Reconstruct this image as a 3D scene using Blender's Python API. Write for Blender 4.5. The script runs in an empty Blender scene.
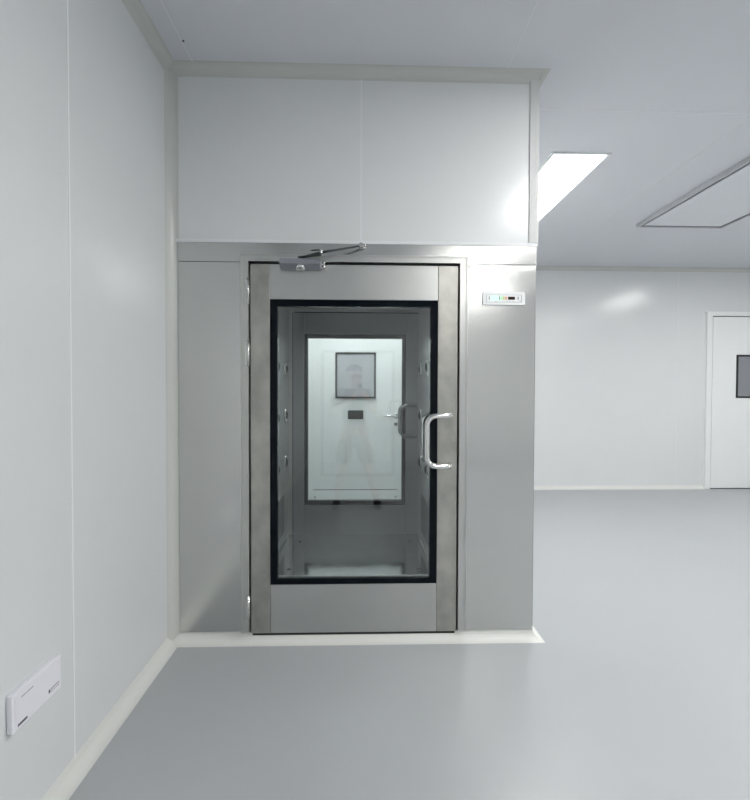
import bpy, bmesh, math, random
from mathutils import Vector, Matrix
random.seed(7)
S = bpy.context.scene
COL = S.collection

# ------------------------------------------------------------------ materials
def new_mat(name):
    m = bpy.data.materials.new(name); m.use_nodes = True
    nt = m.node_tree; b = nt.nodes['Principled BSDF']
    return m, nt, b

def plain(name, rgb, rough=.5, metal=0., spec=.5, coat=0., coat_rough=.1):
    m, nt, b = new_mat(name)
    b.inputs['Base Color'].default_value = (*rgb, 1)
    b.inputs['Roughness'].default_value = rough
    b.inputs['Metallic'].default_value = metal
    b.inputs['Specular IOR Level'].default_value = spec
    b.inputs['Coat Weight'].default_value = coat
    b.inputs['Coat Roughness'].default_value = coat_rough
    return m

def noisy(name, rgb, rough=.3, metal=0., spec=.5, var=.03, rvar=.05, scale=(2, 2, 2), bump=0., bscale=(3, 3, 3), bdist=.01, detail=3., brush=None):
    """surface with gentle procedural variation in tone, gloss and flatness; brush = noise stretch of a brushed grain"""
    m, nt, b = new_mat(name)
    N, L = nt.nodes, nt.links
    tc = N.new('ShaderNodeTexCoord')
    mp = N.new('ShaderNodeMapping'); mp.inputs['Scale'].default_value = scale
    no = N.new('ShaderNodeTexNoise'); no.inputs['Scale'].default_value = 1.; no.inputs['Detail'].default_value = detail
    L.new(tc.outputs['Object'], mp.inputs[0]); L.new(mp.outputs[0], no.inputs['Vector'])
    mr = N.new('ShaderNodeMapRange'); mr.inputs['From Min'].default_value = .3; mr.inputs['From Max'].default_value = .7
    mr.inputs['To Min'].default_value = 1 - var; mr.inputs['To Max'].default_value = 1 + var
    L.new(no.outputs['Fac'], mr.inputs['Value'])
    vm = N.new('ShaderNodeVectorMath'); vm.operation = 'SCALE'; vm.inputs[0].default_value = rgb
    L.new(mr.outputs[0], vm.inputs['Scale']); L.new(vm.outputs[0], b.inputs['Base Color'])
    rr = N.new('ShaderNodeMapRange'); rr.inputs['From Min'].default_value = .3; rr.inputs['From Max'].default_value = .7
    rr.inputs['To Min'].default_value = max(.02, rough - rvar); rr.inputs['To Max'].default_value = rough + rvar
    L.new(no.outputs['Fac'], rr.inputs['Value']); L.new(rr.outputs[0], b.inputs['Roughness'])
    b.inputs['Metallic'].default_value = metal; b.inputs['Specular IOR Level'].default_value = spec
    last = None
    if bump:
        mp2 = N.new('ShaderNodeMapping'); mp2.inputs['Scale'].default_value = bscale
        n2 = N.new('ShaderNodeTexNoise'); n2.inputs['Scale'].default_value = 1.; n2.inputs['Detail'].default_value = 1.
        L.new(tc.outputs['Object'], mp2.inputs[0]); L.new(mp2.outputs[0], n2.inputs['Vector'])
        bu = N.new('ShaderNodeBump'); bu.inputs['Strength'].default_value = bump; bu.inputs['Distance'].default_value = bdist
        L.new(n2.outputs['Fac'], bu.inputs['Height']); last = bu
    if brush:
        mp3 = N.new('ShaderNodeMapping'); mp3.inputs['Scale'].default_value = brush
        n3 = N.new('ShaderNodeTexNoise'); n3.inputs['Scale'].default_value = 1.; n3.inputs['Detail'].default_value = 2.
        L.new(tc.outputs['Object'], mp3.inputs[0]); L.new(mp3.outputs[0], n3.inputs['Vector'])
        b3 = N.new('ShaderNodeBump'); b3.inputs['Strength'].default_value = .35; b3.inputs['Distance'].default_value = .0006
        L.new(n3.outputs['Fac'], b3.inputs['Height'])
        if last: L.new(last.outputs[0], b3.inputs['Normal'])
        last = b3
    if last: L.new(last.outputs[0], b.inputs['Normal'])
    return m

def emit(name, rgb, strength):
    m, nt, b = new_mat(name)
    b.inputs['Base Color'].default_value = (*rgb, 1)
    b.inputs['Emission Color'].default_value = (*rgb, 1); b.inputs['Emission Strength'].default_value = strength
    return m

def glass(name, tint, f0=.05):
    """thin clear pane: tinted transmission plus a sharp reflection that grows towards grazing"""
    m = bpy.data.materials.new(name); m.use_nodes = True
    nt = m.node_tree; N, L = nt.nodes, nt.links
    N.clear()
    out = N.new('ShaderNodeOutputMaterial'); mix = N.new('ShaderNodeMixShader')
    tr = N.new('ShaderNodeBsdfTransparent'); tr.inputs[0].default_value = (*tint, 1)
    gl = N.new('ShaderNodeBsdfGlossy'); gl.inputs['Roughness'].default_value = .0; gl.inputs['Color'].default_value = (1, 1, 1, 1)
    ge = N.new('ShaderNodeNewGeometry')
    dp = N.new('ShaderNodeVectorMath'); dp.operation = 'DOT_PRODUCT'
    L.new(ge.outputs['Incoming'], dp.inputs[0]); L.new(ge.outputs['Normal'], dp.inputs[1])
    ab = N.new('ShaderNodeMath'); ab.operation = 'ABSOLUTE'; L.new(dp.outputs['Value'], ab.inputs[0])
    om = N.new('ShaderNodeMath'); om.operation = 'SUBTRACT'; om.inputs[0].default_value = 1.; L.new(ab.outputs[0], om.inputs[1])
    pw = N.new('ShaderNodeMath'); pw.operation = 'POWER'; pw.inputs[1].default_value = 5.; L.new(om.outputs[0], pw.inputs[0])
    ma = N.new('ShaderNodeMath'); ma.operation = 'MULTIPLY_ADD'; ma.inputs[1].default_value = 1 - f0; ma.inputs[2].default_value = f0
    L.new(pw.outputs[0], ma.inputs[0])
    L.new(ma.outputs[0], mix.inputs[0]); L.new(tr.outputs[0], mix.inputs[1]); L.new(gl.outputs[0], mix.inputs[2])
    L.new(mix.outputs[0], out.inputs[0])
    return m

M = {}
M['wall'] = noisy('coated_wall_panel', (.70, .716, .722), rough=.20, var=.008, rvar=.02, spec=.5, bump=.12, bscale=(1.3, 1.3, 1.3), bdist=.01)
M['ceiling'] = noisy('coated_ceiling_panel', (.655, .671, .708), rough=.45, var=.01, rvar=.02, spec=.35)
M['seam'] = plain('panel_seam', (.80, .815, .82), .4)
M['seam_faint'] = plain('panel_seam_faint', (.725, .74, .76), .4)
M['seam_shade'] = plain('seam_sealant', (.58, .60, .61), .5)
M['cove'] = plain('coated_aluminium_cove', (.57, .582, .555), .24)
M['post'] = plain('corner_post_coating', (.60, .61, .60), .5)
M['skirting'] = plain('white_skirting_cove', (.68, .69, .66), .35)
M['floor'] = noisy('epoxy_floor', (.395, .413, .427), rough=.33, var=.02, rvar=.04, spec=.5, scale=(1.5, 1.5, 1.5), bump=.05, bscale=(5, 5, 5), bdist=.005)
M['door_white'] = noisy('white_door_sheet', (.80, .82, .82), rough=.32, var=.01, rvar=.02)
M['steel'] = noisy('brushed_steel_sheet', (.60, .605, .588), rough=.205, metal=1, var=.025, rvar=.02, scale=(2, 2, 3), bump=.30, bscale=(1.6, 1.6, 2.2), bdist=.012)
M['steel_flat'] = noisy('brushed_steel_rail', (.585, .59, .57), rough=.33, metal=1, var=.03, rvar=.03, scale=(3, 3, 5), bump=.12, bscale=(3, 3, 3), bdist=.008)
M['steel_worn'] = noisy('smudged_steel_stile', (.455, .45, .415), rough=.35, metal=1, var=.16, rvar=.04, scale=(12, 12, 9), detail=4., bump=.10, bscale=(6, 6, 6), bdist=.004)
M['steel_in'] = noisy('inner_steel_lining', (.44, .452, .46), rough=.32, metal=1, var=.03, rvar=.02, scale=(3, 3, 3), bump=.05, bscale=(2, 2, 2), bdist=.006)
M['steel_floor'] = noisy('inner_steel_floor', (.56, .57, .57), rough=.13, metal=1, var=.05, rvar=.03, scale=(9, 9, 9), detail=2., bump=.22, bscale=(5, 4, 4), bdist=.006)
M['chrome'] = plain('polished_steel', (.78, .78, .77), .09, 1)
M['handle_shaded'] = plain('shaded_handle_steel', (.30, .31, .32), .3, 1)  # rear door handles: shade of the dim interior put into the steel colour
M['satin'] = plain('satin_metal', (.70, .70, .69), .25, 1)
M['black'] = plain('black_glass_border', (.003, .005, .008), .10, 0, .12)
M['rubber'] = plain('black_rubber_seal', (.012, .012, .013), .6)
M['dark'] = plain('dark_recess', (.02, .021, .022), .5)
M['closer'] = plain('grey_closer_enamel', (.25, .255, .29), .42, .2)
M['closer_dark'] = plain('dark_arm_steel', (.075, .08, .085), .38, .8)
M['white_plastic'] = plain('white_plastic', (.80, .80, .85), .35)
M['panel_white'] = plain('control_plate_white', (.80, .81, .82), .3)
M['ink'] = plain('dark_print', (.10, .10, .12), .6)
M['ink_grey'] = plain('grey_print', (.30, .30, .33), .6)
M['orange'] = plain('orange_print', (.75, .35, .12), .5)
M['yellow'] = plain('yellow_key', (.62, .60, .30), .5)
M['brown_window'] = plain('dark_display_window', (.035, .012, .012), .15)
M['green_screen'] = emit('lit_green_display', (.38, 1., .66), 1.05)
M['green_key'] = emit('lit_green_key', (.25, .85, .35), .5)
for k_, v_ in (('lamp', 26.5), ('lamp_mid', 33.), ('lamp_back', 28.)): M[k_] = emit('lit_lamp_diffuser', (1., .985, .96), v_)
M['lamp_ante'] = emit('lit_lamp_diffuser_anteroom', (.975, 1., .985), 40.0)
M['lamp_frame'] = plain('lamp_frame_white', (.74, .76, .77), .35)
M['outlet_rim'] = plain('grey_outlet_rim', (.48, .49, .51), .45)
M['hepa'] = plain('filter_plate_white', (.70, .72, .755), .4)
M['glass'] = glass('clear_door_glass', (.955, .972, .968), .058)
M['pane_dark'] = noisy('dark_vision_pane', (.24, .25, .275), rough=.12, var=.05, rvar=.02)
M['pane_pale'] = noisy('pale_vision_pane', (.46, .47, .50), rough=.10, var=.03, rvar=.02)
M['skin'] = plain('skin', (.55, .33, .25), .55)
M['hair'] = plain('dark_hair', (.02, .017, .015), .6)
M['shirt'] = plain('grey_shirt', (.22, .22, .225), .8)
M['shorts'] = plain('grey_shorts', (.09, .095, .10), .85)
M['shoe'] = plain('dark_shoe', (.02, .02, .022), .6)
M['phone'] = plain('phone_shell', (.55, .50, .52), .25, .3)

# ------------------------------------------------------------------ mesh builder
class MB:
    def __init__(s): s.v = []; s.f = []; s.mi = []; s.sm = []
    def add(s, vs, fs, mi=0, smooth=False):
        o = len(s.v); s.v += [tuple(v) for v in vs]
        for f in fs: s.f.append([o + i for i in f]); s.mi.append(mi); s.sm.append(smooth)
        return s
    def box(s, x0, x1, y0, y1, z0, z1, mi=0, bev=0.):
        bm = bmesh.new()
        vs = [bm.verts.new((x, y, z)) for z in (z0, z1) for y in (y0, y1) for x in (x0, x1)]
        for f in ((0, 2, 3, 1), (4, 5, 7, 6), (0, 1, 5, 4), (2, 6, 7, 3), (0, 4, 6, 2), (1, 3, 7, 5)):
            bm.faces.new([vs[i] for i in f])
        if bev: bmesh.ops.bevel(bm, geom=bm.edges[:], offset=bev, segments=2, profile=.5, affect='EDGES')
        bm.verts.index_update()
        s.add([v.co for v in bm.verts], [[v.index for v in f.verts] for f in bm.faces], mi)
        bm.free(); return s
    def prism(s, poly, a0, a1, axis='y', mi=0):
        """extrude a 2D polygon along an axis: axis y -> poly is (x,z); z -> (x,y); x -> (y,z)"""
        def P(p, a): return {'y': (p[0], a, p[1]), 'z': (p[0], p[1], a), 'x': (a, p[0], p[1])}[axis]
        n = len(poly)
        vs = [P(p, a0) for p in poly] + [P(p, a1) for p in poly]
        fs = [list(range(n)), list(range(2 * n - 1, n - 1, -1))] + [[i, i + n, (i + 1) % n + n, (i + 1) % n] for i in range(n)]
        return s.add(vs, fs, mi)
    def tube(s, pts, r, n=14, mi=0, caps=True):
        pts = [Vector(p) for p in pts]; rr = r if isinstance(r, (list, tuple)) else [r] * len(pts)
        vs = []; fs = []; ref = None
        for i, p in enumerate(pts):
            t = (pts[min(i + 1, len(pts) - 1)] - pts[max(i - 1, 0)]).normalized()
            if ref is None:
                ref = t.orthogonal().normalized()
            ref = (ref - t * ref.dot(t)).normalized(); b = t.cross(ref)
            for k in range(n):
                a = 2 * math.pi * k / n
                vs.append(p + (ref * math.cos(a) + b * math.sin(a)) * rr[i])
        for i in range(len(pts) - 1):
            for k in range(n):
                fs.append([i * n + k, i * n + (k + 1) % n, (i + 1) * n + (k + 1) % n, (i + 1) * n + k])
        s.add(vs, fs, mi, True)
        if caps:
            s.add(vs[:n], [list(range(n))[::-1]], mi); s.add(vs[-n:], [list(range(n))], mi)
        return s
    def cyl(s, c, axis, r, h, n=24, mi=0, r2=None):
        c = Vector(c); d = Vector({'x': (1, 0, 0), 'y': (0, 1, 0), 'z': (0, 0, 1)}[axis])
        return s.tube([c, c + d * h], [r, r if r2 is None else r2], n, mi)
    def lathe(s, c, axis, prof, n=24, mi=0):
        """prof = (radius, height along axis)"""
        c = Vector(c); d = Vector(axis).normalized(); a = d.orthogonal().normalized(); b = d.cross(a)
        vs = []; fs = []
        for r, h in prof:
            for k in range(n):
                t = 2 * math.pi * k / n; vs.append(c + d * h + (a * math.cos(t) + b * math.sin(t)) * r)
        for i in range(len(prof) - 1):
            for k in range(n): fs.append([i * n + k, i * n + (k + 1) % n, (i + 1) * n + (k + 1) % n, (i + 1) * n + k])
        return s.add(vs, fs, mi, True)
    def sphere(s, c, r, mi=0, seg=20, ring=12):
        r = (r, r, r) if not isinstance(r, (tuple, list)) else r
        vs = []; fs = []
        for i in range(ring + 1):
            p = math.pi * i / ring
            for k in range(seg):
                t = 2 * math.pi * k / seg
                vs.append((c[0] + r[0] * math.sin(p) * math.cos(t), c[1] + r[1] * math.sin(p) * math.sin(t), c[2] + r[2] * math.cos(p)))
        for i in range(ring):
            for k in range(seg): fs.append([i * seg + k, (i + 1) * seg + k, (i + 1) * seg + (k + 1) % seg, i * seg + (k + 1) % seg])
        return s.add(vs, fs, mi, True)
    def sweep(s, path, prof, mi=0, smooth=True):
        """path: (x, y, mx, my); prof: closed list of (offset, z)"""
        n = len(prof); vs = []; fs = []
        for (x, y, mx, my) in path:
            for (d, z) in prof: vs.append((x + mx * d, y + my * d, z))
        for i in range(len(path) - 1):
            for k in range(n): fs.append([i * n + k, (i + 1) * n + k, (i + 1) * n + (k + 1) % n, i * n + (k + 1) % n])
        s.add(vs, fs, mi, False)
        s.add(vs[:n], [list(range(n))], mi); s.add(vs[-n:], [list(range(n))[::-1]], mi)
        return s
    def build(s, name, mats, parent=None, kind=None, bias=None):
        me = bpy.data.meshes.new(name)
        me.from_pydata(s.v, [], s.f)
        mats = mats if isinstance(mats, (list, tuple)) else [mats]
        for m in mats: me.materials.append(m)
        for p, mi, sm in zip(me.polygons, s.mi, s.sm): p.material_index = mi; p.use_smooth = sm
        bm = bmesh.new(); bm.from_mesh(me); bmesh.ops.remove_doubles(bm, verts=bm.verts, dist=1e-6)
        bmesh.ops.recalc_face_normals(bm, faces=bm.faces); bm.to_mesh(me); bm.free()
        o = bpy.data.objects.new(name, me); COL.objects.link(o)
        if parent is not None:
            o.parent = parent
            if parent.type == 'EMPTY' and parent.parent is None: o.location = -parent.location
        if kind: o['kind'] = kind
        return o

def tag(o, label, cat=None, group=None):
    o['label'] = label
    if cat: o['category'] = cat
    if group: o['group'] = group
    return o
def thing(name, label, cat, loc=(0, 0, 0), group=None):
    o = bpy.data.objects.new(name, None); COL.objects.link(o); o.location = loc; o.empty_display_size = .1
    return tag(o, label, cat, group)
def group_part(name, parent):
    """an Empty part that holds its sub-parts"""
    o = bpy.data.objects.new(name, None); COL.objects.link(o); o.parent = parent; o.location = -parent.location; o.empty_display_size = .05
    return o

# ------------------------------------------------------------------ dimensions
XL, XR = -1.013, .944          # left wall face, right side of the air shower
C = 3.047                     # ceiling height
YF = 3.968                    # far wall face
YB, XE = -6.5, 6.6            # behind the camera, far right
r = .052                      # cove radius

# ------------------------------------------------------------------ room shell
MB().box(XL - .1, XE + .1, YB - .1, YF + .1, -.1, 0).build('floor', M['floor'], kind='structure')

cm = MB().box(XL - .1, XE + .1, YB - .1, YF + .1, C, C + .1)
for x in (-.872, 2.407, 5.71): cm.box(x - .003, x + .003, YB, YF, C - .0015, C + .001, 1)
for x in (.765,): cm.box(x - .002, x + .002, YB, 0, C - .001, C + .001, 1)
for y in (.315, -2.2): cm.box(XR + .06, XE, y - .003, y + .003, C - .0015, C + .001, 1)
cm.cyl((-.866, -.19, C - .0012), 'z', .007, .002, 10, 2)
cm.build('ceiling', [M['ceiling'], M['seam_faint'], M['dark']], kind='structure')

wl = MB().box(XL - .06, XL, YB, YF, 0, C)
for y in (-.876, -2.06, -3.24, -4.42, -5.6): wl.box(XL - .001, XL + .0015, y - .004, y + .004, r * .8, C - r * .8, 1)
wl.build('wall_left', [M['wall'], M['seam']], kind='structure')

wf = MB().box(XL, XE, YF, YF + .06, 0, C)
for x in (4.37, 6.2): wf.box(x - .004, x + .004, YF - .0015, YF + .001, r if x < 4.5 else 2.5, C - r, 1)
wf.build('wall_far', [M['wall'], M['seam_faint']], kind='structure')
wr = MB().box(XE, XE + .06, YB, YF, 0, C)
for y in (2.8, 1.6, .4, -.8, -2., -3.2, -4.4, -5.6): wr.box(XE - .0015, XE + .001, y - .004, y + .004, r, C - r, 1)
wr.build('wall_right', [M['wall'], M['seam']], kind='structure')
wb = MB().box(XL, XE, YB - .06, YB, 0, C)
for x in (0., 1.2, 2.4, 3.6, 4.8, 6.): wb.box(x - .004, x + .004, YB - .001, YB + .0015, r, C - r, 1)
wb.build('wall_back', [M['wall'], M['seam']], kind='structure')

# panel wall above the air shower
wu = MB().box(XL, XR - .001, 0, .05, 2.134, C)
wu.box(-.004, .004, -.0015, .001, 2.145, C - r * .9, 1)
wu.box(XL, XR + .004, -.006, 0, 2.134, 2.150, 1)
wu.build('wall_front', [M['wall'], M['seam_faint']], kind='structure')
# side wall running back from the right-hand corner of the air shower
MB().box(XR - .04, XR, .056, YF, 0, C).build('wall_inner', M['wall'], kind='structure')
# wall behind the air shower, with the white door in it
YD = 2.70
MB().box(XL, XR - .04, YD, YD + .06, 0, C).build('wall_rear', M['wall'], kind='structure')

# coves
def cove_floor():
    arc = [(r - r * math.sin(a), r - r * math.cos(a)) for a in [math.pi / 2 * i / 6 for i in range(7)]]   # (r,0) -> (0,r)
    return arc + [(0, 0)]
def cove_ceiling(): return [(d, C - z) for d, z in cove_floor()]
MB().sweep([(XL, YB, 1, 0), (XL, 0, 1, -1), (XR, 0, 1, -1), (XR, YF, 1, -1), (4.763, YF, 0, -1)], cove_floor()).build('trim_1', M['skirting'], kind='structure')
MB().sweep([(XL, YB, 1, 0), (XL, 0, 1, -1), (XR, 0, 1, -1), (XR, YF, 1, -1), (XE, YF, -1, -1), (XE, YB, -1, 0)], cove_ceiling()).build('trim_2', M['cove'], kind='structure')
# vertical cove in the left corner
vp = [(XL + d, -q) for d, q in cove_floor()]
MB().prism(vp, .0, C, 'z').build('trim_3', M['cove'], kind='structure')
# right-hand corner post of the upper panel
t4 = MB().box(XR - .042, XR + .009, -.008, .0, 2.150, C - .03, 0, .002).box(XR + .0, XR + .009, .0, .055, 2.134, C - .03, 0, .002)
t4.box(XR - .030, XR - .026, -.0095, -.007, 2.15, C - .04, 1).box(XR - .012, XR - .008, -.0095, -.007, 2.15, C - .04, 1)
t4.build('trim_4', [M['post'], M['seam_shade']], kind='structure')
MB().sweep([(5.99, YF, 0, -1), (XE, YF, -1, -1), (XE, YB, -1, 0)], cove_floor()).build('trim_5', M['skirting'], kind='structure')

# ------------------------------------------------------------------ far right white door
d1 = thing('door_1', 'white metal door with a dark square window in the far wall at right', None, (5.4, YF, 0)); d1['kind'] = 'structure'
x0, x1, zt = 4.763, 5.99, 2.442
fr = MB()
fr.prism([(x0, 0), (x0 + .077, 0), (x0 + .077, zt - .05), (x0, zt)], YF - .03, YF - .001)
fr.prism([(x1, 0), (x1, zt), (x1 - .077, zt - .05), (x1 - .077, 0)], YF - .03, YF - .001)
fr.prism([(x0, zt), (x0 + .077, zt - .05), (x1 - .077, zt - .05), (x1, zt)], YF - .03, YF - .001)
fr.box(x0 - .012, x0 - .001, YF - .008, YF, .05, zt + .01).box(x0 - .012, x1, YF - .008, YF, zt + .001, zt + .012)
fr.build('door_frame', M['door_white'], d1, kind='structure')
MB().box(x0 + .078, x1 - .078, YF - .012, YF - .002, .0, zt - .051).build('door_seal', M['rubber'], d1, kind='structure')
MB().box(x0 + .085, x1 - .085, YF - .024, YF - .012, .012, zt - .062, 0, .003).build('door_leaf', M['door_white'], d1, kind='structure')
wm = MB()
wx0, wx1, wz0, wz1 = 5.185, 5.645, 1.262, 1.858
for a in ((wx0, wx1, wz1 - .025, wz1), (wx0, wx1, wz0, wz0 + .025), (wx0, wx0 + .025, wz0 + .025, wz1 - .025), (wx1 - .025, wx1, wz0 + .025, wz1 - .025)):
    wm.box(a[0], a[1], YF - .032, YF - .024, a[2], a[3])
wfr = wm.build('window_frame', M['rubber'], d1, kind='structure')
MB().box(wx0 + .025, wx1 - .025, YF - .028, YF - .024, wz0 + .025, wz1 - .025).build('window_pane', M['pane_dark'], wfr, kind='structure')
hm = MB().box(5.80, 5.84, YF - .034, YF - .024, .93, 1.13, 0, .003).tube([(5.82, YF - .03, 1.05), (5.82, YF - .075, 1.05), (5.69, YF - .075, 1.05)], .010)
hm.build('door_handle', M['satin'], d1, kind='structure')

# ------------------------------------------------------------------ white door behind the air shower
d2 = thing('door_2', 'white door with a small window seen through the glass of the air shower', None, (-.05, YD, 0)); d2['kind'] = 'structure'
cx = -.055
fr = MB()
fr.box(cx - .62, cx - .545, YD - .03, YD - .001, 0, 2.25).box(cx + .545, cx + .62, YD - .03, YD - .001, 0, 2.25).box(cx - .545, cx + .545, YD - .03, YD - .001, 2.17, 2.25)
fr.build('door_frame', M['door_white'], d2, kind='structure')
MB().box(cx - .54, cx + .54, YD - .022, YD - .001, .012, 2.165, 0, .003).build('door_leaf', M['door_white'], d2, kind='structure')
wm = MB()
q0, q1, q2, q3 = cx - .22, cx + .22, 1.265, 1.765
for a in ((q0, q1, q3 - .02, q3), (q0, q1, q2, q2 + .02), (q0, q0 + .02, q2 + .02, q3 - .02), (q1 - .02, q1, q2 + .02, q3 - .02)):
    wm.box(a[0], a[1], YD - .032, YD - .022, a[2], a[3])
wfr = wm.build('window_frame', M['rubber'], d2, kind='structure')
MB().box(q0 + .02, q1 - .02, YD - .027, YD - .022, q2 + .02, q3 - .02).build('window_pane', M['pane_pale'], wfr, kind='structure')
MB().box(cx - .085, cx + .085, YD - .026, YD - .022, 1.038, 1.135, 0, .002).build('sign_plate', plain('dark_grey_plate', (.045, .06, .065), .4), d2, kind='structure')
kp = MB().box(cx - .47, cx + .47, YD - .0235, YD - .022, .05, .265)
kp.box(cx - .46, cx + .46, YD - .0245, YD - .0225, .262, .27, 1)
for sx in (-.44, .44): kp.cyl((cx + sx, YD - .027, .185), 'y', .012, .004, 12, 2)
kp.build('kick_plate', [M['door_white'], M['ink'], M['satin']], d2, kind='structure')
hm = MB().cyl((cx + .44, YD - .034, 1.075), 'y', .026, .012).cyl((cx + .44, YD - .034, .985), 'y', .020, .012)
hm.tube([(cx + .44, YD - .03, 1.075), (cx + .44, YD - .075, 1.075), (cx + .425, YD - .08, 1.075), (cx + .24, YD - .08, 1.075)], .010)
hm.build('door_handle', M['satin'], d2, kind='structure')

# ------------------------------------------------------------------ ceiling lights and filter outlet
def ceiling_light(x, y, label, w=.38, l=1.40, mat='lamp'):
    t = thing('ceiling_light', label, 'ceiling light', (x, y, C), 'flat panel lights in the ceiling' )
    f = MB(); b = .024; h = .010
    f.box(x - w / 2 - b, x - w / 2, y - l / 2 - b, y + l / 2 + b, C - h, C, 0, .002).box(x + w / 2, x + w / 2 + b, y - l / 2 - b, y + l / 2 + b, C - h, C, 0, .002)
    f.box(x - w / 2, x + w / 2, y - l / 2 - b, y - l / 2, C - h, C, 0, .002).box(x - w / 2, x + w / 2, y + l / 2, y + l / 2 + b, C - h, C, 0, .002)
    f.build('light_frame', M['lamp_frame'], t)
    MB().box(x - w / 2, x + w / 2, y - l / 2, y + l / 2, C - .006, C - .001).build('diffuser', M[mat], t)
    return t
ceiling_light(1.565, 1.545, 'lit white panel light in the ceiling, partly hidden by the corner above the air shower')
rest = [(4.90, 1.545, 'lit panel light in the ceiling beyond the square filter outlet, outside the right edge'),
        (1.565, -1.46, 'lit panel light in the ceiling to the right of the photographer'),
        (4.90, -1.46, 'lit panel light in the ceiling far to the right of the photographer'),
        (1.565, -4.46, 'lit panel light in the ceiling behind the photographer, nearer the left wall'),
        (4.90, -4.46, 'lit panel light in the ceiling behind the photographer, nearer the right wall')]
for x, y, lb in rest: ceiling_light(x, y, lb, mat='lamp' if y > 0 else 'lamp_mid' if y > -3 else 'lamp_back')
ceiling_light(-.05, 2.18, 'lit panel light in the small room behind the air shower', .6, .6, 'lamp_ante')

ho = thing('air_outlet', 'large white filter outlet with a dropped plate in the ceiling at right', 'air outlet', (3.23, 1.53, C))
hx0, hx1, hy0, hy1 = 2.790, 3.674, .78, 2.262
b, fh, gp = .024, .036, .030
fm = MB()
fm.box(hx0, hx0 + b, hy0, hy1, C - fh, C, 0, .002).box(hx1 - b, hx1, hy0, hy1, C - fh, C, 0, .002)
fm.box(hx0 + b, hx1 - b, hy0, hy0 + b, C - fh, C, 0, .002).box(hx0 + b, hx1 - b, hy1 - b, hy1, C - fh, C, 0, .002)
fm.build('outlet_frame', M['outlet_rim'], ho)
MB().box(hx0 + b, hx1 - b, hy0 + b, hy1 - b, C - .010, C - .0005).build('outlet_recess', M['dark'], ho)
MB().box(hx0 + b + gp, hx1 - b - gp, hy0 + b + gp, hy1 - b - gp, C - fh + .004, C - fh + .014, 0, .002).build('outlet_plate', M['hepa'], ho)

# ------------------------------------------------------------------ the air shower
A = thing('air_shower', 'stainless steel air shower with a black bordered glass door beside the left wall', 'air shower', (-.03, .8, 0))
DY = 1.60                                 # rear door plane
# outer body: sheet faces of the cabinet
bd = MB()
bd.box(-.966, XR - .0, -.006, .030, 2.033, 2.133, 0, .002)
bd.build('header', M['steel'], A)
lf = MB().box(-.966, -.632, -.004, .030, .055, 2.031, 0, .002).build('fascia', M['steel'], A)
rf = MB()
nx, nz = 24, 60; xa_, xb_, za_, zb_ = .569, XR - .002, .050, 2.031
zs = [za_ + (zb_ - za_) * (1 - (1 - k / nz) ** 2) for k in range(nz + 1)]
def bow(x, z):
    u = (x - xa_) / (xb_ - xa_)
    return .0016 * math.exp(-((zb_ - z) / (.018 + .022 * math.sin(math.pi * u))) ** 1.6) + .0012 * math.sin(math.pi * u) * math.exp(-((zb_ - z - .10) / .05) ** 2)
gv = [(xa_ + (xb_ - xa_) * i / nx, -.0045 + bow(xa_ + (xb_ - xa_) * i / nx, z), z) for z in zs for i in range(nx + 1)]
gf = [[k * (nx + 1) + i, k * (nx + 1) + i + 1, (k + 1) * (nx + 1) + i + 1, (k + 1) * (nx + 1) + i] for k in range(nz) for i in range(nx)]
rf.add(gv, gf, 0, True)
rf.box(xa_, xb_, .0008, .030, za_, zb_)
rf.box(xa_, xa_ + .0015, -.0045, .001, za_, zb_ - .05).box(xb_ - .0015, xb_, -.0045, .001, za_, zb_ - .05)
rf.build('fascia', M['steel'], A)
pl = MB().box(-.966, XR - .002, .001, .030, .0, .049, 0)
pl.build('plinth', M['steel_flat'], A)

def make_frame(y0, y1):
    f = MB(); a, c2 = -.627, -.590; e, g = .526, .564; zt, zi = 2.062, 2.030
    f.prism([(a, .064), (c2, .064), (c2, zi), (a, zt)], y0, y1)
    f.prism([(g, .064), (g, zt), (e, zi), (e, .064)], y0, y1)
    f.prism([(a, zt), (c2, zi), (e, zi), (g, zt)], y0, y1)
    # raised outer lip of the folded profile
    s = -1 if y0 < y1 else 1
    f.box(a - .004, a + .004, min(y0, y0 + s * .006), max(y0, y0 + s * .006), .064, zt).box(g - .004, g + .004, min(y0, y0 + s * .006), max(y0, y0 + s * .006), .064, zt)
    f.box(a, g, min(y0, y0 + s * .006), max(y0, y0 + s * .006), zt - .004, zt + .004)
    return f
make_frame(-.034, .030).build('door_frame', M['steel_flat'], A)
make_frame(DY + .045, DY).build('door_frame', M['steel_flat'], A)
# dark seal in the gap round each leaf
def seal(y0, y1):
    s = MB()
    s.box(-.5895, -.584, y0, y1, .05, 2.0295).box(.520, .5255, y0, y1, .05, 2.0295).box(-.578, .514, y0, y1, 2.018, 2.0295)
    s.box(-.578, .514, y0, y1, .034, .048)
    return s
seal(-.004, .028).build('door_seal', M['rubber'], A)
seal(DY + .002, DY + .028).build('door_seal', M['rubber'], A)

def offset_handle(y, s, x=.478):
    """D-shaped pull bent sideways: both feet on the stile, grip carried out over the glass"""
    z0, z1 = .955, 1.222; o = .060 * s; gx = x - .130; R = .050
    pts = [(x, y, z1), (x, y + o * .55, z1), (x - .008, y + o * .88, z1), (x - .028, y + o, z1)]
    for i in range(0, 7):
        a = math.pi / 2 * i / 6
        pts.append((gx + R - R * math.sin(a), y + o, z1 - R + R * math.cos(a)))
    for i in range(0, 7):
        a = math.pi / 2 * i / 6
        pts.append((gx + R - R * math.cos(a), y + o, z0 + R - R * math.sin(a)))
    pts += [(x - .028, y + o, z0), (x - .008, y + o * .88, z0), (x, y + o * .55, z0), (x, y, z0)]
    return MB().tube(pts, .0145, 18)

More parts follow.
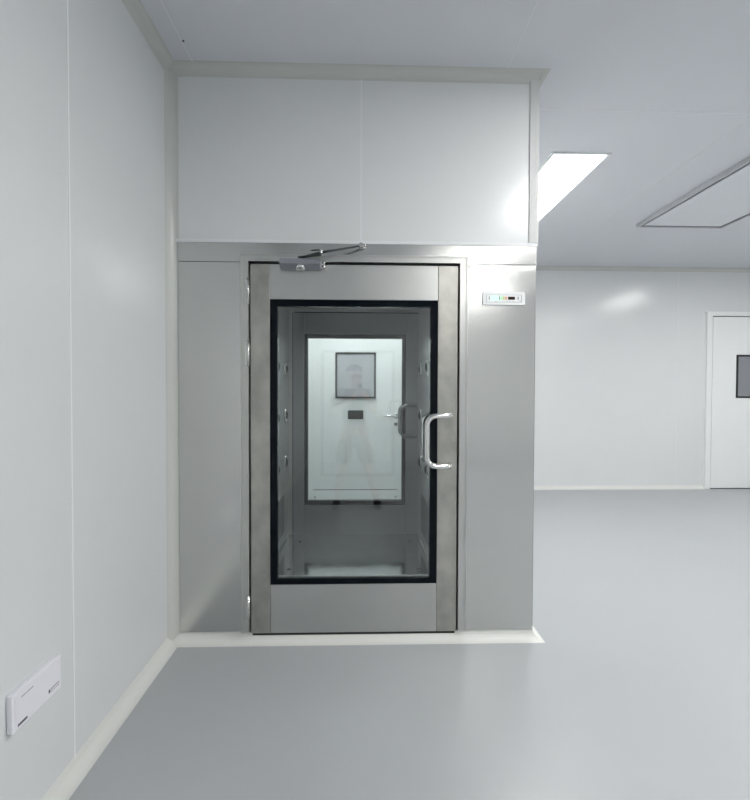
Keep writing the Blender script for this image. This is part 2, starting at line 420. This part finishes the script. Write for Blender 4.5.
def make_door(y, s, name, gl=(-.443, .374, .340, 1.800), bo=(-.481, .412, .312, 1.835), sm=None, rm=None, hm=None):
    hm = hm or M['chrome']
    sm = sm or M['steel_worn']; rm = rm or M['steel_flat']
    """y = outer face, s = +1 when the leaf runs towards +Y"""
    def Y(a): return y + s * a
    def bx(m, x0, x1, a0, a1, z0, z1, mi=0, bev=0.): return m.box(x0, x1, min(Y(a0), Y(a1)), max(Y(a0), Y(a1)), z0, z1, mi, bev)
    D = group_part(name, A)
    bx(MB(), -.5835, bo[0] - .001, 0, .045, .050, 2.020, 0, .0015).build('stile', sm, D)
    bx(MB(), bo[1] + .001, .5195, 0, .045, .050, 2.020, 0, .0015).build('stile', sm, D)
    bx(MB(), bo[0], bo[1], .001, .044, bo[3] + .001, 2.020, 0, .0015).build('rail', rm, D)
    bx(MB(), bo[0], bo[1], .001, .044, .050, bo[2] - .001, 0, .0015).build('rail', rm, D)
    b = MB()
    for q in ((bo[0], bo[1], gl[3], bo[3]), (bo[0], bo[1], bo[2], gl[2]), (bo[0], gl[0], gl[2], gl[3]), (gl[1], bo[1], gl[2], gl[3])):
        bx(b, q[0], q[1], .003, .042, q[2], q[3])
    b.build('glass_border', M['black'], D)
    bx(MB(), gl[0], gl[1], .010, .016, gl[2], gl[3]).build('glass_pane', M['glass'], D)
    bx(MB(), gl[0] + .003, gl[1] - .003, .022, .034, gl[2] + .0005, gl[2] + .011).build('spacer_bar', M['satin'], D)
    tag(offset_handle(Y(0), -s).build('pull_handle', hm, D), 'polished offset pull handle on the outer face')
    tag(offset_handle(Y(.045), s).build('pull_handle', hm, D), 'pull handle on the inner face')
    for z0, z1 in ((1.806, 1.938), (1.482, 1.615), (.133, .263)):
        h = MB()
        cyy = Y(-.021)
        h.tube([(-.592, cyy, z0), (-.592, cyy, z1)], .0072, 14)
        for zz in (z0 + (z1 - z0) * .33, z0 + (z1 - z0) * .66): h.tube([(-.592, cyy, zz - .001), (-.592, cyy, zz + .001)], .0078, 14)
        bx(h, -.607, -.592, -.0225, -.0195, z0 + .003, z1 - .003)
        h.build('hinge', M['satin'], D)
    return D
D1 = make_door(-.014, 1, 'front_door')
D2 = make_door(DY + .045, -1, 'rear_door', (-.457, .359, .390, 1.802), (-.487, .391, .354, 1.838), M['steel_in'], M['steel_in'], M['handle_shaded'])

# lining
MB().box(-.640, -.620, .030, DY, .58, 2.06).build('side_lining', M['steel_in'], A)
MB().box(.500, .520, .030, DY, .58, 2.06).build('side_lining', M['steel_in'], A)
for sgn, xa, xb in ((1, -.640, -.626), (-1, .506, .520)):
    g = MB().box(xa, xb, .030, DY, .100, .577)
    xf = xb if sgn > 0 else xa
    for y0_ in (.25, .95):
        for k in range(14):
            z = .20 + k * .022
            g.box(min(xf, xf + sgn * .003), max(xf, xf + sgn * .003), y0_, y0_ + .42, z, z + .007, 1)
    g.build('return_grille', [M['steel_in'], M['dark']], A)
fl = MB().box(-.620, .500, .031, DY - .002, .060, .100)
for (sx, sy) in ((-.50, .78), (.415, .78), (-.50, 1.4), (.415, 1.4)): fl.lathe((sx, sy, .100), (0, 0, 1), [(.013, 0), (.012, .003), (.001, .004)], 12, 1)
fl.build('inner_floor', [M['steel_floor'], M['dark']], A)
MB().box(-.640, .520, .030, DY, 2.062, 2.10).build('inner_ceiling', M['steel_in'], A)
# rear face of the cabinet either side of the rear door
MB().box(-.966, -.632, DY + .005, DY + .045, .0, 2.133).build('rear_panel', M['steel_flat'], A)
MB().box(.569, XR - .045, DY + .005, DY + .045, .0, 2.133).build('rear_panel', M['steel_flat'], A)
MB().box(-.632, .569, DY + .005, DY + .045, 2.064, 2.133).build('rear_header', M['steel_flat'], A)
# nozzles: chromed ring, dark ball with a throat
for sx, xw in ((1, -.620), (-1, .500)):
    for y in (.55, 1.00, 1.40):
        for z in (1.53, 1.145, .76):
            ax = (sx, 0, 0)
            n = MB().lathe((xw, y, z), ax, [(.058, 0), (.058, .004), (.050, .010), (.040, .006), (.040, .001)], 24).build('nozzle', M['chrome'], A)
            MB().lathe((xw, y, z), ax, [(.0395, .002), (.035, .012), (.024, .019), (.014, .021), (.013, .006), (.001, .005)], 20).build('nozzle_ball', M['dark'], n)
            MB().lathe((xw, y, z - .062), ax, [(.007, 0), (.006, .004), (.001, .005)], 10).build('nozzle_screw', M['chrome'], n)

# door closer
K = group_part('door_closer', A)
cb = MB().prism([(-.0145, 1.988), (-.030, 1.987), (-.072, 2.010), (-.072, 2.034), (-.069, 2.037), (-.0145, 2.037)], -.422, -.213, 'x')
cb.build('closer_body', M['closer'], K)
ce = MB().box(-.2145, -.187, -.064, -.0145, 1.990, 2.026, 0, .003)
for z in (1.999, 2.017): ce.cyl((-.200, -.0655, z), 'y', .005, .002, 10, 1)
ce.build('end_bracket', [M['satin'], M['ink']], K)
MB().lathe((-.316, -.048, 1.996), (0, -.5, -1), [(.024, 0), (.024, .007), (.019, .011), (.010, .012), (.001, .012)], 24).build('spindle_cap', M['satin'], K)
arm = MB().cyl((-.318, -.043, 2.034), 'z', .012, .018)
arm.tube([(-.318, -.043, 2.049), (-.262, -.075, 2.049), (-.205, -.105, 2.047)], [.007, .007, .006], 10)
arm.tube([(-.295, -.055, 2.052), (-.205, -.105, 2.058), (-.004, -.040, 2.113)], [.0045, .007, .0045], 10)
arm.tube([(-.255, -.098, 2.070), (-.212, -.106, 2.071)], .004, 8)
arm.build('closer_arm', M['closer_dark'], K)
MB().lathe((-.203, -.106, 2.054), (0, 0, 1), [(.008, 0), (.008, .018), (.005, .022), (.001, .022)], 14).build('arm_joint', M['satin'], K)
MB().box(-.020, .022, -.014, -.006, 2.104, 2.132, 0, .002).cyl((0, -.046, 2.118), 'y', .011, .034).build('arm_bracket', M['satin'], K)

# control panel on the right fascia
P = group_part('control_panel', A)
pz0, pz1, pxa, pxb = 1.815, 1.886, .652, .881
w, h = pxb - pxa, pz1 - pz0
MB().box(pxa, pxb, -.016, -.004, pz0, pz1, 0, .003).build('panel_plate', M['panel_white'], P)
def px(u): return pxa + w * u
def pzv(v): return pz0 + h * v
yy = -.0162
lines = MB()
for a in ((.08, .92, .745, .765), (.08, .92, .19, .21)): lines.box(px(a[0]), px(a[1]), yy - .0005, yy, pzv(a[2]), pzv(a[3]))
for u in (.08, .91): lines.box(px(u), px(u + .01), yy - .0005, yy, pzv(.20), pzv(.76))
lines.build('panel_outline', M['ink_grey'], P)
MB().box(px(.195), px(.36), yy - .001, yy, pzv(.36), pzv(.64)).build('lit_display', M['green_screen'], P)
MB().box(px(.595), px(.76), yy - .001, yy, pzv(.39), pzv(.62)).build('dark_display', M['brown_window'], P)
for u in (.145, .385, .825): MB().box(px(u), px(u + .018), yy - .001, yy, pzv(.40), pzv(.62)).build('panel_mark', M['ink'], P)
for u, v in ((.30, .24), (.56, .26), (.62, .26), (.71, .24), (.87, .27)): MB().box(px(u), px(u + .02), yy - .001, yy, pzv(v), pzv(v + .04)).build('panel_mark', M['ink'], P)
MB().box(px(.42), px(.455), yy - .0015, yy, pzv(.42), pzv(.60)).box(px(.435), px(.45), yy - .0015, yy, pzv(.66), pzv(.74)).build('lit_key', M['green_key'], P)
MB().box(px(.47), px(.51), yy - .0015, yy, pzv(.40), pzv(.62)).build('key', M['yellow'], P)
MB().box(px(.53), px(.565), yy - .0015, yy, pzv(.40), pzv(.62)).build('key', M['orange'], P)

# ------------------------------------------------------------------ wall box low on the left wall
B = thing('wall_box', 'flat white box with small dark print fixed low on the left wall', 'wall box', (XL, -1.092, .363))
ya, yb, za, zb, xo = -1.205, -.979, .363, .477, XL + .020
MB().box(XL + .001, xo, ya, yb, za, zb, 0, .004).build('casing', M['white_plastic'], B)
MB().box(xo, xo + .0015, ya + .008, yb - .008, za + .008, zb - .008, 0, .0006).build('cover', M['white_plastic'], B)
xs = xo + .0016
wid = yb - ya
def bars(name, rows, mat):
    m = MB()
    for a0, a1, z0, z1 in rows: m.box(xs - .0004, xs + .0004, ya + wid * a0, ya + wid * a1, za + z0, za + z1)
    m.build(name, mat, B)
bars('print_line', [(.155 + k * .026, .155 + k * .026 + .020, .0895, .0925) for k in range(9)], M['ink_grey'])      # upper left
bars('print_line', [(.085 + k * .030, .085 + k * .030 + .026, .0125, .0195) for k in range(6)], M['ink'])           # lower left
bars('printed_emblem', [(.70, .735, .022, .033)], M['ink'])                                                        # lower right
bars('print_line', [(.75 + k * .038, .75 + k * .038 + .028, .028, .033) for k in range(5)], M['ink_grey'])
bars('print_line', [(.75 + k * .032, .75 + k * .032 + .022, .0205, .0235) for k in range(6)], M['ink_grey'])

# ------------------------------------------------------------------ the photographer, mirrored in the glass door
def skin_mesh(chains, name, mat, parent, root=0, sub=2):
    """chains: list of lists of (x,y,z,radius or (rx,ry)); chains that begin with an int start at that earlier vertex"""
    vs, es, rad = [], [], []
    for ch in chains:
        prev = None
        for p in ch:
            if isinstance(p, int): prev = p; continue
            vs.append(p[:3]); rad.append(p[3] if isinstance(p[3], tuple) else (p[3], p[3]))
            if prev is not None: es.append((prev, len(vs) - 1))
            prev = len(vs) - 1
    me = bpy.data.meshes.new(name); me.from_pydata(vs, es, [])
    o = bpy.data.objects.new(name, me); COL.objects.link(o)
    sk = o.modifiers.new('Skin', 'SKIN'); sk.use_smooth_shade = True
    for i, d in enumerate(me.skin_vertices[0].data):
        d.radius = rad[i]; d.use_root = (i == root)
    sb = o.modifiers.new('Sub', 'SUBSURF'); sb.levels = sub; sb.render_levels = sub
    bpy.context.view_layer.update()
    ev = o.evaluated_get(bpy.context.evaluated_depsgraph_get())
    m2 = bpy.data.meshes.new_from_object(ev); m2.materials.clear(); m2.materials.append(mat)
    for p in m2.polygons: p.use_smooth = True
    bpy.data.objects.remove(o); bpy.data.meshes.remove(me)
    m2.name = name
    o = bpy.data.objects.new(name, m2); COL.objects.link(o)
    if parent is not None: o.parent = parent
    return o

def merge_into(o, mb):
    """add the builder's shapes to an existing mesh so the body stays one mesh"""
    bm = bmesh.new(); bm.from_mesh(o.data)
    base = len(bm.verts); vs = [bm.verts.new(v) for v in mb.v]
    for f in mb.f:
        try: fc = bm.faces.new([vs[i] for i in f]); fc.smooth = True
        except ValueError: pass
    bmesh.ops.recalc_face_normals(bm, faces=bm.faces)
    bm.to_mesh(o.data); bm.free()

px0, py0 = -.075, -3.00
chains = [
    [(px0, py0, .86, (.135, .10)), (px0, py0 + .005, .98, (.125, .095)), (px0, py0 + .005, 1.12, (.135, .10)), (px0, py0, 1.27, (.15, .105)), (px0, py0 - .005, 1.345, (.11, .08)), (px0, py0 + .005, 1.395, (.052, .055)),
     (px0, py0 + .02, 1.44, (.066, .072)), (px0, py0 + .03, 1.49, (.092, .102)), (px0, py0 + .025, 1.555, (.098, .106)), (px0, py0 + .02, 1.605, (.075, .085))],
]
# arms
def arm(s):
    wx = .040 if s > 0 else -.065
    return [3, (px0 + s * .165, py0, 1.315, .052), (px0 + s * .215, py0 + .03, 1.22, .044), (px0 + s * .235, py0 + .07, 1.10, .038), (px0 + s * .19, py0 + .17, 1.15, .036), (wx + s * .045, py0 + .285, 1.235, .026), (wx + s * .028, py0 + .325, 1.275, .022)]
def leg(s):
    fx = -.275 if s < 0 else .185
    hx = px0 + s * .085
    return [0, (hx, py0, .80, .088), (hx + (fx - hx) * .25, py0 + .01, .63, .075), (hx + (fx - hx) * .5, py0 + .015, .455, .054), (hx + (fx - hx) * .68, py0 - .005, .32, .052), (hx + (fx - hx) * .92, py0 - .01, .12, .036), (fx, py0 - .01, .075, .036), (fx + s * .01, py0 + .06, .045, .036), (fx + s * .02, py0 + .15, .032, .030)]
chains += [arm(-1), arm(1), leg(-1), leg(1)]
person = skin_mesh(chains, 'person', M['skin'], None)
tag(person, 'person in grey shirt and dark shorts holding a phone, mirrored in the glass door', 'person')
face = MB()
hx_, hy_, hz_ = px0, py0 + .115, 1.525
face.sphere((hx_, hy_ + .002, hz_ - .010), (.012, .020, .020))                      # nose
for s in (-1, 1):
    face.sphere((hx_ + s * .075, py0 + .025, 1.525), (.010, .020, .032))           # ears
merge_into(person, face)
for s in (-1, 1): MB().sphere((hx_ + s * .030, hy_ - .012, 1.545), (.012, .008, .008)).build('eye', M['hair'], person)
MB().sphere((hx_, hy_ - .010, 1.478), (.024, .008, .007)).build('mouth', plain('lips', (.40, .15, .13), .5), person)
hr = MB(); hr.sphere((px0, py0 + .008, 1.580), (.094, .104, .076)); hr.sphere((px0, py0 - .030, 1.545), (.090, .076, .090))
hr.build('hair', M['hair'], person)
# hands: palm + four fingers + thumb round each edge of the phone
for s in (-1, 1):
    wx = .040 if s > 0 else -.065
    ex = .036 * s - .010                                                             # edge of the phone
    z0 = 1.285
    hb = [[(wx + s * .028, py0 + .322, 1.270, .022), (ex + s * .026, py0 + .350, 1.295, (.014, .030)), (ex + s * .022, py0 + .362, 1.318, (.013, .030))]]
    for k, ln in enumerate((.062, .072, .068, .054)):
        zz = z0 + .046 - k * .020 + .012
        hb.append([2 if k < 2 else 1, (ex + s * .016, py0 + .374, zz, .0095), (ex + s * .006, py0 + .385, zz + .002, .0085), (ex - s * (ln - .045), py0 + .384, zz + .004, .0075)])
    hb.append([1, (ex + s * .020, py0 + .345, 1.315, .011), (ex + s * .010, py0 + .342, 1.340, .0095), (ex - s * .006, py0 + .345, 1.357, .0085)])
    hd = skin_mesh(hb, 'hand_tmp', M['skin'], None, 0, 1)
    t = MB(); t.v = [tuple(v.co) for v in hd.data.vertices]; t.f = [list(p.vertices) for p in hd.data.polygons]
    merge_into(person, t); bpy.data.objects.remove(hd)
# clothes
sh = [[(px0, py0, .90, (.150, .115)), (px0, py0 + .005, 1.02, (.142, .112)), (px0, py0 + .003, 1.14, (.150, .115)), (px0, py0, 1.275, (.165, .118)), (px0, py0 - .004, 1.345, (.125, .092)), (px0, py0, 1.372, (.075, .07))]]
for s in (-1, 1): sh.append([3, (px0 + s * .168, py0, 1.318, .066), (px0 + s * .215, py0 + .025, 1.235, .062), (px0 + s * .228, py0 + .045, 1.18, .060)])
skin_mesh(sh, 'shirt', M['shirt'], person)
so = [[(px0, py0, .86, (.150, .118)), (px0, py0, .92, (.140, .112))]]
for s in (-1, 1):
    fx = -.275 if s < 0 else .185; hx = px0 + s * .085
    so.append([0, (hx, py0, .79, .112), (hx + (fx - hx) * .25, py0 + .01, .63, .105), (hx + (fx - hx) * .45, py0 + .012, .49, .100)])
skin_mesh(so, 'shorts', M['shorts'], person)
for s in (-1, 1):
    fx = -.275 if s < 0 else .185
    skin_mesh([[(fx, py0 - .035, .050, (.044, .046)), (fx + s * .005, py0 + .03, .052, (.046, .048)), (fx + s * .014, py0 + .11, .040, (.046, .036)), (fx + s * .022, py0 + .185, .030, (.036, .026))]], 'shoe', M['shoe'], person)
ph = MB().box(-.0470, .0270, py0 + .3525, py0 + .3605, 1.29, 1.448, 0, .003)
ph.cyl((-.010, py0 + .3605, 1.405), 'y', .022, .0025, 24, 1)
tag(ph.build('phone', [M['phone'], M['black']]), 'slim pale phone with a round camera held up by the person', 'phone')

# ------------------------------------------------------------------ world, camera, view
w_ = bpy.data.worlds.new('World'); S.world = w_; w_.use_nodes = True
w_.node_tree.nodes['Background'].inputs[0].default_value = (.8, .85, .9, 1); w_.node_tree.nodes['Background'].inputs[1].default_value = .05

yaw, pitch, roll = .0296, .0205, .0031
c, s = math.cos(yaw), math.sin(yaw); cp, sp = math.cos(pitch), math.sin(pitch); cr, sr = math.cos(roll), math.sin(roll)
F = Vector((s * cp, c * cp, -sp)); R0 = Vector((c, -s, 0)); U0 = Vector((sp * s, sp * c, cp))
Rv = R0 * cr + U0 * sr; Uv = -R0 * sr + U0 * cr
cam = bpy.data.cameras.new('camera'); co = bpy.data.objects.new('camera', cam); COL.objects.link(co)
mat = Matrix((Rv, Uv, -F)).transposed().to_4x4(); mat.translation = Vector((0, -2.6, 1.3561)); co.matrix_world = mat
cam.sensor_fit = 'VERTICAL'; cam.sensor_height = 36; cam.lens = 484 / 800 * 36; cam.clip_start = .01
S.camera = co
S.view_settings.view_transform = 'Standard'; S.view_settings.look = 'None'; S.view_settings.gamma = 1; S.view_settings.exposure = 0
S.view_settings.use_curve_mapping = False
S.cycles.max_bounces = 16; S.cycles.diffuse_bounces = 8; S.cycles.glossy_bounces = 8; S.cycles.transparent_max_bounces = 16
